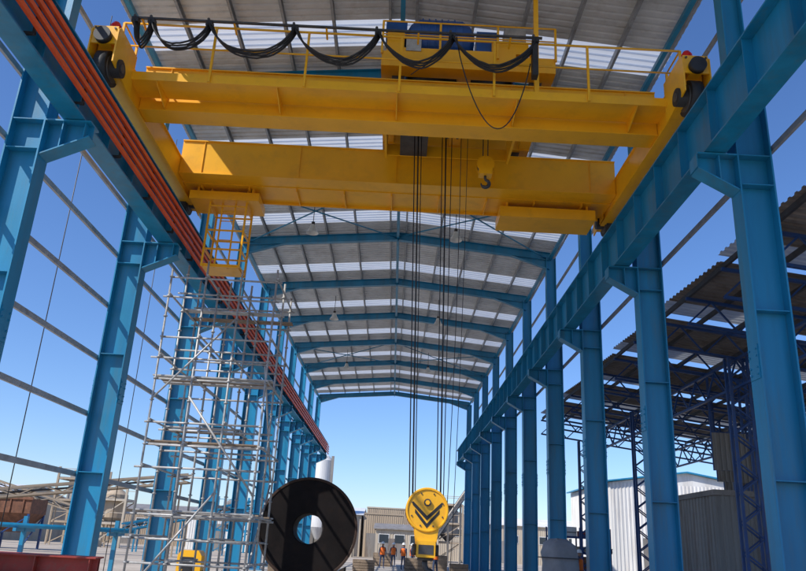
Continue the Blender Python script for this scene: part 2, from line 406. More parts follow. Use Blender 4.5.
for x in (-0.1,0.2,0.85,1.1):
    m=MB();m.cyl((x,16.1,11.55),(x+0.05,16.1,11.55),0.34,'steel',28);put('upper_sheave',m,tr)
m=MB();m.cyl((TX0+0.16,16.1,11.55),(2.5,16.1,11.55),0.06,'steel',12);put('sheave_axle',m,tr)
m=MB();railing(m,TX0,TX1,14.32,12.35,1.3,0.8,0.02);put('railing',m,tr)
m=MB();m.bar((2.65,13.8,ZW),(2.65,13.8,13.9),0.10,0.10,'yellow',up=(1,0,0));m.box(2.6,2.7,13.85,14.4,12.35,12.43,'yellow');put('collector_post',m,cr_)
# festoon
ZF=12.10
m=MB();m.box(GX0,2.7,13.34,13.38,ZF,ZF+0.05,'steel');
x=GX0+0.2
while x<2.6: m.bar((x,13.36,ZF+0.02),(x,YR,ZF-0.05),0.04,0.04,'yellow');x+=2.0
fs=put('festoon_track',m,cr_)
xs=[-6.1,-5.75,-4.5,-2.65,-0.85,0.75,2.55]
for i in range(len(xs)-1):
    m=MB();a,b=xs[i],xs[i+1];sag=0.26+0.24*(b-a)+random.uniform(-0.04,0.06)+(0.2 if i==0 else 0)
    for j in range(4):
        pts=[]
        for k in range(17):
            t=k/16;u=2*t-1
            pts.append((a+(b-a)*t+ (0.02*j),13.28+j*0.035,ZF-0.08-(sag+0.03*j+0.02*random.random())*(1-u**2)**0.8-0.04*math.sin(6.28*t+i)*(1-u*u)))
        m.path(pts,0.022,'black',6)
    put('festoon_cable',m,fs)
for a in xs:
    m=MB();m.box(a-0.07,a+0.07,13.27,13.43,ZF-0.13,ZF-0.005,'black');m.cyl((a-0.04,13.33,ZF+0.07),(a-0.04,13.39,ZF+0.07),0.03,'steel',10);put('cable_carrier',m,fs)
m=MB();m.box(2.48,2.60,13.3,13.5,11.15,11.95,'black')
put('cable_clamp',m,fs)
m=MB();pts=[]
for k in range(25):
    t=k/24;pts.append((0.85+1.6*t+0.1*math.sin(math.pi*t),13.42,12.1-1.95*math.sin(math.pi*t**0.9)**0.85-0.6*t))
m.path(pts,0.013,'black',6);put('supply_cable',m,fs)
m=MB();m.path([(0.78,13.5,12.15),(0.6,13.5,11.75),(0.3,13.5,11.45),(0.05,13.55,11.3),(-0.1,13.6,11.2)],0.011,'black',6);put('supply_cable',m,fs)
# cage
m=MB();cx,cy=-4.95,19.0;z0,z1=8.4,10.67
for dx in (-0.5,0.5):
    for dy in (-0.4,0.4): m.bar((cx+dx,cy+dy,z0),(cx+dx,cy+dy,z1),0.05,0.05,'yellow',up=(1,0,0))
for z in (z0+0.05,z0+0.5,z0+1.05,z1-0.5):
    for dy in (-0.4,0.4): m.bar((cx-0.5,cy+dy,z),(cx+0.5,cy+dy,z),0.04,0.04,'yellow')
    for dx in (-0.5,0.5): m.bar((cx+dx,cy-0.4,z),(cx+dx,cy+0.4,z),0.04,0.04,'yellow')
m.box(cx-0.48,cx+0.48,cy-0.38,cy+0.38,z0,z0+0.03,'yellow')
cg=put('access_cage',m,cr_)
m=MB()
for dx in (-0.18,0.18): m.bar((cx+dx,cy-0.3,z0),(cx+dx,cy-0.3,z1),0.04,0.04,'yellow',up=(1,0,0))
z=z0+0.25
while z<z1: m.cyl((cx-0.18,cy-0.3,z),(cx+0.18,cy-0.3,z),0.014,'yellow',6);z+=0.28
put('ladder',m,cg)
# ropes
HX,HY,HZ=0.70,16.1,2.34
for (a,b,r) in ((0.05,0.33,0.013),(0.14,0.40,0.017),(0.22,0.45,0.010),(0.74,0.90,0.011),(0.83,0.98,0.017),(0.98,1.04,0.010)):
    m=MB();m.cyl((a,HY,11.5),(b,HY,HZ+0.1),r,'black',8);put('hoist_rope',m,cr_)
for (a,b,yy,zb,r) in ((1.22,1.12,16.25,2.2,0.008),(1.40,1.22,16.4,0.5,0.007)):
    m=MB();pts=[(a+(b-a)*t+0.05*math.sin(3*t),yy,11.9+(zb-11.9)*t) for t in [i/12 for i in range(13)]];m.path(pts,r,'black',6);put('pendant_cable',m,cr_)
# aux hook
ax,ay=1.85,16.4
m=MB()
for d in (-0.06,0.06): m.cyl((ax+d,ay,12.0),(ax+d,ay,10.75),0.012,'black',6)
put('auxiliary_rope',m,cr_)
ah=thing('auxiliary_hook',(ax,ay,10.0),'small yellow hook block hanging from the crane trolley','hook')
m=MB();m.cyl((ax,ay-0.12,10.62),(ax,ay-0.09,10.62),0.22,'yellow',24);m.cyl((ax,ay+0.09,10.62),(ax,ay+0.12,10.62),0.22,'yellow',24);m.cyl((ax,ay-0.08,10.62),(ax,ay+0.08,10.62),0.19,'steel',24)
m.box(ax-0.16,ax+0.16,ay-0.13,ay+0.13,10.34,10.5,'yellow');put('sheave_housing',m,ah)
def hook(m,cx,cy,cz,R,mt):
    pts=[(cx,cy,cz+R*2.2),(cx,cy,cz+R*1.5)];rr=[R*0.32,R*0.34]
    for k in range(13):
        t=math.radians(80-k*22);pts.append((cx+R*math.cos(t),cy,cz+R*math.sin(t)));rr.append(R*(0.36+0.12*math.sin(math.pi*k/12)) if k<10 else R*(0.36-0.08*(k-9)))
    m.path(pts,rr,mt,10)
m=MB();hook(m,ax,ay,10.13,0.1,'steel');put('hook',m,ah)
# main hook block
hb=thing('hook_block',(HX,HY,0.9),'large round yellow crane hook block with black chevrons hanging on ropes','hook block')
for q in (-1,1):
    m=MB();yy=HY+q*0.24
    m.lathe((HX,yy,HZ),(0,q,0),[(0.44,-0.02),(0.44,0.03),(0.425,0.045),(0.40,0.045),(0.39,0.02),(0.001,0.02),(0.001,-0.02)],'yellow',56,False)
    m.poly([(HX-0.26,yy-0.012,HZ-0.30),(HX+0.26,yy-0.012,HZ-0.30),(HX+0.20,yy-0.012,HZ-0.68),(HX-0.20,yy-0.012,HZ-0.68)],(0,0.024,0),'yellow')
    ck=put('cheek_plate',m,hb)
    m=MB();m.cyl((HX,yy+q*0.02,HZ+0.14),(HX,yy+q*0.07,HZ+0.14),0.075,'steel',20);m.cyl((HX,yy+q*0.07,HZ+0.14),(HX,yy+q*0.085,HZ+0.14),0.05,'yellow',6);put('axle_pin',m,ck)
    for k in range(8):
        m=MB();t=k*math.pi/4+0.39;m.cyl((HX+0.34*math.cos(t),yy+q*0.02,HZ+0.34*math.sin(t)),(HX+0.34*math.cos(t),yy+q*0.04,HZ+0.34*math.sin(t)),0.016,'steel',8);put('bolt',m,ck)
    y1=yy+q*0.024
    for k in range(2):
        zz=HZ+0.06-0.15*k;wd=0.30-0.05*k
        m=MB()
        m.poly([(HX,y1,zz-0.27),(HX+wd,y1,zz+0.02),(HX+wd,y1,zz+0.10),(HX,y1,zz-0.18),(HX-wd,y1,zz+0.10),(HX-wd,y1,zz+0.02)],(0,q*0.003,0),'black')
        put('chevron_marking',m,ck)
for (a,b) in ((-0.20,-0.12),(0.12,0.20)):
    m=MB();m.lathe((HX,HY,HZ),(0,1,0),[(0.43,a),(0.43,b),(0.41,b),(0.41,a)],'yellow',48);put('rim_guard',m,hb)
for k in range(2):
    m=MB();yy=HY-0.1+0.2*k
    m.lathe((HX,yy,HZ),(0,1,0),[(0.05,-0.06),(0.40,-0.06),(0.34,0.0),(0.40,0.06),(0.05,0.06)],'steel',40);put('sheave',m,hb)
m=MB();m.box(HX-0.19,HX+0.19,HY-0.29,HY+0.29,HZ-0.92,HZ-0.60,'yellow')
for s in (-1,1): m.cyl((HX+s*0.18,HY,HZ-0.78),(HX+s*0.27,HY,HZ-0.78),0.11,'steel',20)
m.cyl((HX,HY,HZ-0.98),(HX,HY,HZ-0.92),0.16,'steel',20)
m.box(HX-0.15,HX+0.15,HY-0.302,HY-0.291,HZ-0.86,HZ-0.68,'steel')
put('crosshead',m,hb)
m=MB();hook(m,HX,HY,HZ-1.32,0.17,'steel');put('hook',m,hb)
# ---------------------------------------------------------------- pendant lamps
for (x,y) in ((-3.8,27.4),(1.95,27.4),(-3.8,39.4),(1.95,39.4),(-3.8,51.4),(1.95,51.4)):
    th=thing('pendant_lamp',(x,y,13.3),'white bell shaped high bay lamp hanging from the roof','lamp','high bay lamps')
    m=MB();zt=13.35;m.lathe((x,y,zt),(0,0,1),[(0.08,0.25),(0.12,0.1),(0.24,-0.1),(0.25,-0.1),(0.13,0.12),(0.09,0.26)],'lampwhite',20);put('lamp_shade',m,th)
    m=MB();m.cyl((x,y,zt+0.2),(x,y,zr(x)+0.5),0.015,'steel',6);m.cyl((x,y,zt+0.2),(x,y,zt+0.38),0.07,'steel',12);put('stem',m,th)
# ---------------------------------------------------------------- scaffold
sc=thing('scaffold_tower',(-4.3,18.2,0.06),'tall galvanised tube scaffold tower with plank decks','scaffold')
SX=[-5.65,-4.8,-3.95,-3.1];SY=[17.0,18.25,19.5]
for x in SX:
    for y in SY:
        h=8.0+random.uniform(-0.5,0.3)
        m=MB();m.cyl((x,y,0.16),(x,y,h),0.026,'galv',8);m.box(x-0.09,x+0.09,y-0.09,y+0.09,0.062,0.075,'galv');m.cyl((x,y,0.07),(x,y,0.2),0.018,'steel',6)
        z=0.5
        while z<h: m.cyl((x,y,z-0.012),(x,y,z+0.012),0.05,'galv',8);z+=0.5
        put('upright',m,sc)
levels=[0.4,1.0,1.5,2.0,3.0,3.5,4.0,5.0,5.5,6.0,7.0,7.5]
for i,z in enumerate(levels):
    for j,y in enumerate(SY):
        if (i+j)%3==2 and j==1: continue
        m=MB();m.cyl((SX[0]-random.uniform(0,0.2),y+0.04,z),(SX[-1]+random.uniform(0,0.15),y+0.04,z+random.uniform(-0.02,0.02)),0.024,'galv',8);put('ledger',m,sc)
    for j,x in enumerate(SX):
        if (i+j)%2: continue
        m=MB();m.cyl((x+0.04,SY[0]-0.1,z+0.05),(x+0.04,SY[-1]+0.1,z+0.05),0.024,'galv',8);put('transom',m,sc)
for z,xs_,rows in ((2.05,(0,3),(0,1)),(3.55,(0,3),(0,)),(4.05,(0,2),(1,)),(5.05,(0,3),(0,)),(7.05,(0,3),(1,))):
    for r in rows:
        for q in range(3):
            if random.random()<0.15: continue
            y=SY[r]+0.10+q*0.38
            m=MB();m.box(SX[xs_[0]]-random.uniform(0,.15),SX[xs_[1]]+random.uniform(0,.15),y,y+0.28,z+0.03,z+0.06,'wood' if (q+int(z))%3==0 else 'galv');put('deck_board',m,sc)
for (p,q) in (((-5.6,16.94,0.3),(-3.95,16.94,2.5)),((-3.1,16.94,2.5),(-4.8,16.94,4.6)),((-5.65,16.94,4.5),(-3.95,16.94,6.5)),((-3.15,17,0.3),(-3.15,19.5,2.9)),((-3.15,19.5,3.0),(-3.15,17,5.4))):
    m=MB();m.cyl(p,q,0.024,'galv',8);put('diagonal_brace',m,sc)
# ---------------------------------------------------------------- mill shell ring
rc=V((-3.55,33.0,2.13));axd=V((-0.05,1,0)).normalized()
th=thing('mill_shell',(rc.x,rc.y,0.06),'huge near black thick walled steel cylinder with round opening on cradle','steel cylinder')
m=MB();m.lathe(rc,axd,[(2.10,0.0),(2.10,2.6),(1.99,2.62),(1.99,0.03),(2.01,0.0)],'millrim',96);put('shell',m,th)
m=MB();m.lathe(rc,axd,[(1.985,0.03),(0.66,0.03),(0.62,0.07),(0.62,2.5),(1.985,2.5)],'mill',96);put('end_wall',m,th)
for yy in (0.5,2.0):
    for s in (-1,1):
        m=MB();m.poly([(rc.x+s*0.45,rc.y+yy,0.06),(rc.x+s*1.6,rc.y+yy,0.06),(rc.x+s*1.6,rc.y+yy,0.66),(rc.x+s*0.95,rc.y+yy,0.24)],(0,0.3,0),'wood');put('cradle_block',m,th)
# ---------------------------------------------------------------- neighbouring shed
SXa,SXb=8.5,20.5
def zs(x): return 9.3-(x-SXa)*0.12
shed=thing('open_shed',(14,13,0),'open sided steel shed with weathered corrugated roof and lattice columns','shed')
Yc=[13.5,18.6,23.7,28.8,33.9,39.0,44.1]
for k in range(len(Yc)-1):
    for (ya,yb,mm,nm) in ((Yc[k],Yc[k+1]-1.2,'shedroof','roof_sheet'),(Yc[k+1]-1.2,Yc[k+1]+0.12,'shedpanel','skylight_panel')):
        segs=[(SXa,12.3,mm),(12.3,16.4,'shedroof' if (k%2 and mm=='shedpanel') else mm),(16.4,SXb,mm)]
        for (xa_,xb_,mm_) in segs:
            mb=MB();y=ya;ys=[]
            while y<yb-1e-6:
                for dy,dz in ((0,0),(0.15,0),(0.18,0.05),(0.27,0.05)):
                    if y+dy<yb: ys.append((y+dy,dz))
                y+=0.3
            ys.append((yb,0));K=2;vs=[];fs_=[]
            for (yy,dz) in ys:
                lift=0.22*(yy-Yc[k])/5.1
                for i in range(K+1):
                    x=xa_+(xb_-xa_)*i/K;vs.append((x,yy,zs(x)+dz+lift))
            for j in range(len(ys)-1):
                for i in range(K): fs_.append((j*(K+1)+i,(j+1)*(K+1)+i,(j+1)*(K+1)+i+1,j*(K+1)+i+1))
            mb.raw(vs,fs_,mm_);put(nm if mm_==mm else 'roof_sheet',mb,shed)
x=SXa+0.1
while x<SXb:
    m=MB();m.box(x-0.04,x+0.04,Yc[0],Yc[-1],zs(x)-0.17,zs(x)-0.03,'steel');put('purlin',m,shed);x+=1.2
YT=[];y=Yc[0]
while y<=Yc[-1]+0.1: YT.append(y);y+=2.55
for y in YT:
    m=MB();zt=lambda x:zs(x)-0.22
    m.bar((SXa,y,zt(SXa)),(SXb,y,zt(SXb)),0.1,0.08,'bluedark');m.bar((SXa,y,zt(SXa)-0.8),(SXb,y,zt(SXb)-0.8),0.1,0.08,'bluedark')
    n=16
    for i in range(n):
        xa=SXa+(SXb-SXa)*i/n;xb=SXa+(SXb-SXa)*(i+1)/n
        a_,b_=(0,-0.8) if i%2 else (-0.8,0)
        m.bar((xa,y,zt(xa)+a_),(xb,y,zt(xb)+b_),0.05,0.05,'bluedark')
    put('roof_truss',m,shed)
for y in (23.7,33.9,44.1,13.5):
    for X in (11.0,15.5,19.8):
        m=MB();w=0.30;zt2=zs(X)-1.02
        for dx in (-w,w):
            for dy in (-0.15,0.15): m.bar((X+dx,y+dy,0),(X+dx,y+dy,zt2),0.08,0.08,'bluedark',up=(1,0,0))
        z=0.1;s=1
        while z<zt2-0.5:
            for dy in (-0.15,0.15): m.bar((X-w*s,y+dy,z),(X+w*s,y+dy,z+0.45),0.045,0.045,'bluedark')
            z+=0.45;s=-s
        put('lattice_column',m,shed)
for X in (11.0,15.5,19.8):
    m=MB()
    za=zs(X)-1.1
    m.box(X-0.05,X+0.05,Yc[0],Yc[-1],za,za+0.08,'bluedark');m.box(X-0.05,X+0.05,Yc[0],Yc[-1],za-0.9,za-0.82,'bluedark')
    y=Yc[0];s=0
    while y<Yc[-1]-0.8:
        m.bar((X,y,za-(0.86 if s else 0)),(X,y+0.85,za-(0 if s else 0.86)),0.05,0.05,'bluedark');y+=0.85;s=1-s
    put('longitudinal_truss',m,shed)
for (x0,x1,y,z0,z1) in ((12.0,13.3,28.45,4.9,6.3),(13.4,15.3,31.5,4.8,6.6),(15.6,18.2,36.0,3.6,6.6)):
    m=MB()
    n=int((x1-x0)/0.2);vs=[]
    for i in range(n+1):
        for (a,b) in ((0,0),(0.5,0),(0.6,1),(0.9,1)):
            xx=x0+(x1-x0)*(i+a)/(n+1);vs+=[(xx,y-0.05*b,z0),(xx,y-0.05*b,z1)]
    m.raw(vs,[(2*i,2*i+2,2*i+3,2*i+1) for i in range(len(vs)//2-1)],'greysheet')
    m.box(x0,x1,y+0.01,y+0.07,z1-0.1,z1,'bluedark');m.box(x0,x1,y+0.01,y+0.07,z0,z0+0.1,'bluedark')
    for xx in (x0+0.05,x1-0.05): m.box(xx-0.04,xx+0.04,y+0.07,y+0.15,z0-0.0,zs(xx)-0.3,'bluedark')
    put('cladding_panel',m,shed)
for (x,y) in ((10.6,51.0),(10.6,59.0)):
    th=thing('lattice_mast',(x,y,0),'dark blue steel lattice column standing on open ground','mast','lattice masts')
    m=MB();w=0.3
    for dx in (-w,w):
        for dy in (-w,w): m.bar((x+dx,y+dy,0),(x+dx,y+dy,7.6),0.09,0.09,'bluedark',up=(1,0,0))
    z=0.1;s=1
    while z<7.1:
        for dy in (-w,w): m.bar((x-w*s,y+dy,z),(x+w*s,y+dy,z+0.5),0.05,0.05,'bluedark')
        z+=0.5;s=-s
    put('lattice_shaft',m,th)
def rack(x,y,wd,h):
    th=thing('storage_rack',(x,y,0),'blue steel storage rack loaded with pipes and crates','rack','loaded storage racks')
    m=MB()
    for dx in (0,wd/2,wd):
        for dy in (0,1.0): m.bar((x+dx,y+dy,0),(x+dx,y+dy,h),0.08,0.08,'bluedark',up=(1,0,0))
    nl=int(h/0.9)
    for i in range(1,nl+1):
        z=i*0.9-0.05
        for dy in (0,1.0): m.bar((x,y+dy,z),(x+wd,y+dy,z),0.05,0.1,'bluedark')
    put('rack_frame',m,th)
    for i in range(1,nl+1):
        z=i*0.9;xx=x+0.1
        while xx<x+wd-0.4:
            w_=random.uniform(0.3,0.7);h_=random.uniform(0.25,0.7);k_=random.choice(['rust','wood','greysheet','white','redoxide','steel','beige'])
            m=MB();m.box(xx,xx+w_,y+0.1,y+0.9,z,z+h_,k_);m.box(xx-0.02,xx+w_+0.02,y+0.08,y+0.92,z+h_,z+h_+0.04,k_);m.box(xx-0.01,xx+w_+0.01,y+0.085,y+0.095,z+h_*0.4,z+h_*0.5,'steel')
            put('stored_box',m,th);xx+=w_+random.uniform(0.06,0.3)
rack(15.2,27.5,4.0,2.8);rack(9.4,46.5,3.6,3.2);rack(13.6,40.2,4.5,2.6)
# ---------------------------------------------------------------- buildings
def corr(m,p,q,z0,z1,mt,pitch=0.3,dep=0.04):
    p=V(p);q=V(q);d=(q-p);l=d.length;d/=l;nrm=V((d.y,-d.x,0));n=int(l/pitch);vs=[];K=0
    for i in range(n):
        for (a,b) in ((0,0),(0.5,0),(0.58,1),(0.92,1)):
            pt=p+d*(l*(i+a)/n)+nrm*dep*b;vs+= [(pt.x,pt.y,z0),(pt.x,pt.y,z1)]
    vs+=[(q.x,q.y,z0),(q.x,q.y,z1)]
    m.raw(vs,[(2*i,2*i+2,2*i+3,2*i+1) for i in range(len(vs)//2-1)],mt)
def building(name,x0,x1,y0,y1,h,mt,label,gable=0.0,win=0,door=True,rm='roof',ridge='x'):
    th=thing(name,((x0+x1)/2,(y0+y1)/2,0),label,'building')
    m=MB()
    for (p,q) in (((x0,y0,0),(x1,y0,0)),((x1,y0,0),(x1,y1,0)),((x1,y1,0),(x0,y1,0)),((x0,y1,0),(x0,y0,0))): corr(m,p,q,0,h,mt)
    if gable and ridge=='y':
        for y in (y0,y1): m.raw([(x0,y,h),(x1,y,h),((x0+x1)/2,y,h+gable)],[(0,1,2)],mt)
    if gable and ridge=='x':
        for x in (x0,x1): m.raw([(x,y0,h),(x,y1,h),(x,(y0+y1)/2,h+gable)],[(0,1,2)],mt)
    put('wall',m,th)
    m=MB();e=0.35;xm,ym=(x0+x1)/2,(y0+y1)/2
    if gable and ridge=='x':
        m.poly([(x0-e,y0-e,h-0.0),(x0-e,ym,h+gable),(x0-e,y1+e,h),(x0-e,y1+e,h+0.12),(x0-e,ym,h+gable+0.12),(x0-e,y0-e,h+0.12)],(x1-x0+2*e,0,0),rm)
    elif gable:
        m.poly([(x0-e,y0-e,h),(xm,y0-e,h+gable),(x1+e,y0-e,h),(x1+e,y0-e,h+0.12),(xm,y0-e,h+gable+0.12),(x0-e,y0-e,h+0.12)],(0,y1-y0+2*e,0),rm)
    else: m.box(x0-0.1,x1+0.1,y0-0.1,y1+0.1,h,h+0.2,rm)
    put('roof',m,th)
    for i in range(win):
        x=x0+(x1-x0)*(i+0.5)/win
        m=MB();m.box(x-0.6,x+0.6,y0-0.10,y0-0.05,h*0.55,h*0.55+1.0,'glass');m.box(x-0.68,x+0.68,y0-0.08,y0-0.045,h*0.55-0.08,h*0.55+1.08,'white');put('window',m,th)
    if door:
        m=MB();x=x0+(x1-x0)*0.3;m.box(x-1.3,x+1.3,y0-0.09,y0-0.045,0,min(3.2,h*0.7),'greysheet');put('door',m,th)
    return th
building('warehouse',17.5,30,62,76,7.4,'white','white corrugated warehouse with low gable roof',1.0,0,True,'blue','y')
building('storage_hut',12.0,14.4,28.6,33,4.0,'greysheet','grey weathered corrugated metal hut beneath shed roof',0.0,0,False,'shedroof')
building('warehouse',-13,-4.5,112,126,5.6,'beige','beige corrugated warehouse with low gable roof',1.2,3,True,'roof')
building('warehouse',-4.2,3.0,128,140,7.4,'tan','tall tan corrugated process building with flat roof',0.0,2,False,'beige')
building('warehouse',-2,6,100,108,3.6,'beige','long beige industrial building with windows',0.7,4,True,'greysheet')
building('warehouse',4,12,118,126,6.4,'beige','beige industrial shed with low gable roof',1.0,2,False,'roof','y')
building('warehouse',12,30,120,135,5.5,'beige','distant beige industrial shed with low gable roof',1.3,4,True,'white')
building('warehouse',-75,-48,95,115,5.5,'beige','long beige warehouse behind the steel hoppers',1.4,5,True,'roof')
building('warehouse',-45,-28,120,135,5.0,'tan','low tan factory building with grey roof',1.0,4,True,'greysheet')
building('warehouse',-26,-15,100,112,4.6,'white','low white factory building with grey roof',0.8,3,True,'greysheet')
building('warehouse',-4,1.5,112,120,5.8,'tan','narrow tan corrugated transfer house with flat roof',0.0,1,True,'tan')
def tower(x,y,w,h,mt,label):
    th=thing('process_tower',(x,y,0),label,'plant structure')
    m=MB()
    for dx in (-w,w):
        for dy in (-w,w): m.bar((x+dx,y+dy,0),(x+dx,y+dy,h),0.22,0.22,mt,up=(1,0,0))
    nl=int(h/2.4)
    for i in range(1,nl+1):
        z=i*2.4
        for s in (-w,w):
            m.bar((x-w,y+s,z),(x+w,y+s,z),0.16,0.2,mt);m.bar((x+s,y-w,z),(x+s,y+w,z),0.16,0.2,mt)
            m.bar((x-w,y+s,z-2.4),(x+w,y+s,z),0.1,0.1,mt)
        m.box(x-w,x+w,y-w,y+w,z+0.1,z+0.16,'greysheet')
        for s in (-w,w): m.bar((x-w,y+s,z+1.1),(x+w,y+s,z+1.1),0.06,0.06,mt)
    put('frame',m,th)
    m=MB();m.lathe((x,y,0),(0,0,1),[(0.2,h*0.35),(w*0.75,h*0.5),(w*0.75,h*0.9),(0.3,h*1.02)],'greysheet' if mt!='beige' else 'tan',20,False);put('vessel',m,th)
tower(-37,92,2.2,8.5,'tan','open steel process tower with grey vessel inside')
tower(-30,84,1.6,6.0,'beige','small beige steel tower with tan vessel inside')
tower(-19,94,1.8,6.2,'blue','blue steel process tower with grey vessel inside')
tower(7.5,105,1.8,7.2,'tan','open tan steel process tower with grey vessel')
tower(-6.5,104,1.3,5.5,'beige','small beige steel tower with tan vessel inside')
# silo
sxx=-10.4
th=thing('silo',(sxx,110,0),'tall white cylindrical silo with conical top','silo')
m=MB();m.lathe((sxx,110,0),(0,0,1),[(0.05,13.9),(0.9,13.4),(1.35,12.8),(1.35,3.6),(0.4,2.0),(0.05,2.0)],'white',32,False);put('vessel',m,th)
for a_ in range(4):
    m=MB();t=a_*math.pi/2+0.5;m.cyl((sxx+1.3*math.cos(t),110+1.3*math.sin(t),0),(sxx+1.3*math.cos(t),110+1.3*math.sin(t),4.2),0.1,'steel',8);put('leg',m,th)
m=MB();m.bar((sxx+1.4,109,4),(sxx+1.4,109,13.4),0.12,0.4,'greysheet',up=(1,0,0));put('ladder',m,th)
# hoppers
for i,(x,y,mt_) in enumerate(((-33.5,60,'tan'),(-29.5,61.5,'rust'),(-37.6,59,'tan'))):
    th=thing('ore_hopper',(x,y,0),'tan steel hopper on a braced frame' if mt_=='tan' else 'rusty brown steel hopper on a braced frame','hopper','ore hoppers')
    m=MB();z0,z1,z2=1.2,2.6,3.7
    A=[(x-.6,y-.6,z0),(x+.6,y-.6,z0),(x+.6,y+.6,z0),(x-.6,y+.6,z0)];B=[(x-1.6,y-1.4,z1),(x+1.6,y-1.4,z1),(x+1.6,y+1.4,z1),(x-1.6,y+1.4,z1)];C=[(a,b,z2) for a,b,_ in B]
    m.raw(A+B+C,[(i_,(i_+1)%4,4+(i_+1)%4,4+i_) for i_ in range(4)]+[(4+i_,4+(i_+1)%4,8+(i_+1)%4,8+i_) for i_ in range(4)],mt_)
    for dx in (-1.0,0,1.0): m.box(x+dx-0.05,x+dx+0.05,y-1.48,y-1.4,z1,z2-0.1,mt_)
    m.box(x-1.7,x+1.7,y-1.5,y-1.4,z2-0.1,z2+0.1,mt_);put('bin',m,th)
    m=MB()
    for a_ in (-1.5,1.5):
        for b_ in (-1.3,1.3): m.bar((x+a_,y+b_,0),(x+a_,y+b_,z1),0.15,0.15,'bluedark',up=(1,0,0))
        m.bar((x+a_,y-1.3,0.3),(x+a_,y+1.3,2.4),0.08,0.08,'bluedark')
    m.bar((x-1.5,y-1.3,0.3),(x+1.5,y-1.3,2.4),0.08,0.08,'bluedark');put('support_frame',m,th)
def conveyor(p,q,mt,label):
    p=V(p);q=V(q);c=(p+q)/2
    th=thing('conveyor',(c.x,c.y,0),label,'conveyor')
    m=MB();m.bar(p,q,0.9,0.1,'black');
    for s in (-0.5,0.5):
        for h in (-0.3,0.3): m.bar(p+V((0,s,h)),q+V((0,s,h)),0.14,0.14,mt)
        n=16
        for i in range(n):
            a_=p.lerp(q,i/n);b_=p.lerp(q,(i+1)/n);sg=0.3 if i%2 else -0.3
            m.bar(a_+V((0,s,sg)),b_+V((0,s,-sg)),0.08,0.08,mt)
    put('truss_frame',m,th)
    for t in (0.1,0.4,0.7,0.97):
        m=MB();c=p.lerp(q,t)
        for s in (-0.5,0.5): m.bar((c.x,c.y+s,0),(c.x,c.y+s,c.z-0.3),0.12,0.12,mt,up=(1,0,0))
        m.bar((c.x,c.y-0.5,c.z*0.5),(c.x,c.y+0.5,c.z*0.5),0.08,0.08,mt)
        put('trestle_leg',m,th)
conveyor((-38,52,2.2),(-16,60,5.8),'tan','inclined tan belt conveyor on trestle legs')
conveyor((-50,80,8.0),(-30,84,2.6),'tan','long tan belt conveyor descending on trestle legs')
conveyor((4.0,80,2.0),(8.6,84,8.6),'beige','beige inclined belt conveyor beside industrial buildings')
conveyor((-24,70,2.0),(-12,74,5.0),'blue','blue inclined belt conveyor on trestle legs')
th=thing('pipe_rack',(-16,30,0),'low blue steel pipe rack beside the hall','pipe rack')
for x in (-26,-22,-18,-14,-10.5):
    m=MB();m.bar((x,30,0),(x,30,2.0),0.15,0.15,'blue',up=(1,0,0));m.bar((x,29.2,1.5),(x,30.8,1.5),0.12,0.12,'blue');put('post',m,th)
for y in (29.4,29.9,30.5):
    m=MB();m.cyl((-27,y,1.65),(-10,y,1.65),0.09,'blue',10);put('pipe',m,th)
# ---------------------------------------------------------------- floor items
for (x0,x1,y,z,yaw) in ((-9.0,-4.6,13.2,0.24,0.02),(-9.0,-4.8,13.75,0.24,-0.01),(-8.6,-4.5,14.3,0.24,0.02),(-8.9,-4.7,13.45,0.62,0.03),(-8.7,-4.9,14.0,0.62,-0.02),(-9.0,-4.9,13.3,1.0,0.02),(-8.8,-5.0,13.85,1.0,-0.03)):
    m=MB();m.ibeam((x0,y,z),(x1,y+yaw*4,z),0.3,0.36,'redoxide')
    xx=x0+0.4
    while xx<x1:
        yc=y+yaw*4*(xx-x0)/(x1-x0);m.box(xx-0.008,xx+0.008,yc-0.14,yc+0.14,z-0.155,z+0.155,'redoxide');xx+=0.9
    o=put('steel_beam',m,None,((x0+x1)/2,y,z));tag(o,'red oxide primed steel I beam lying in a stack','steel beam','stacked red beams')
X,Y=-7.0,28.0
th=thing('air_compressor',(X,Y,0.06),'yellow wheeled site compressor beside the scaffold','compressor')
m=MB()
m.poly([(X-0.42,Y-0.35,0.4),(X+0.42,Y-0.35,0.4),(X+0.42,Y-0.35,0.95),(X+0.3,Y-0.35,1.12),(X-0.3,Y-0.35,1.12),(X-0.42,Y-0.35,0.95)],(0,0.7,0),'yellow');put('canopy',m,th)
m=MB();m.box(X-0.32,X+0.2,Y-0.362,Y-0.352,0.5,0.9,'black');put('grille',m,th)
for s in (-1,1):
    m=MB();m.cyl((X,Y+s*0.38,0.30),(X,Y+s*0.5,0.30),0.24,'black',20);put('wheel',m,th)
m=MB();m.bar((X+0.4,Y,0.45),(X+1.2,Y,0.35),0.06,0.06,'steel');m.box(X-0.5,X+0.5,Y-0.3,Y+0.3,0.34,0.4,'steel');put('drawbar',m,th)
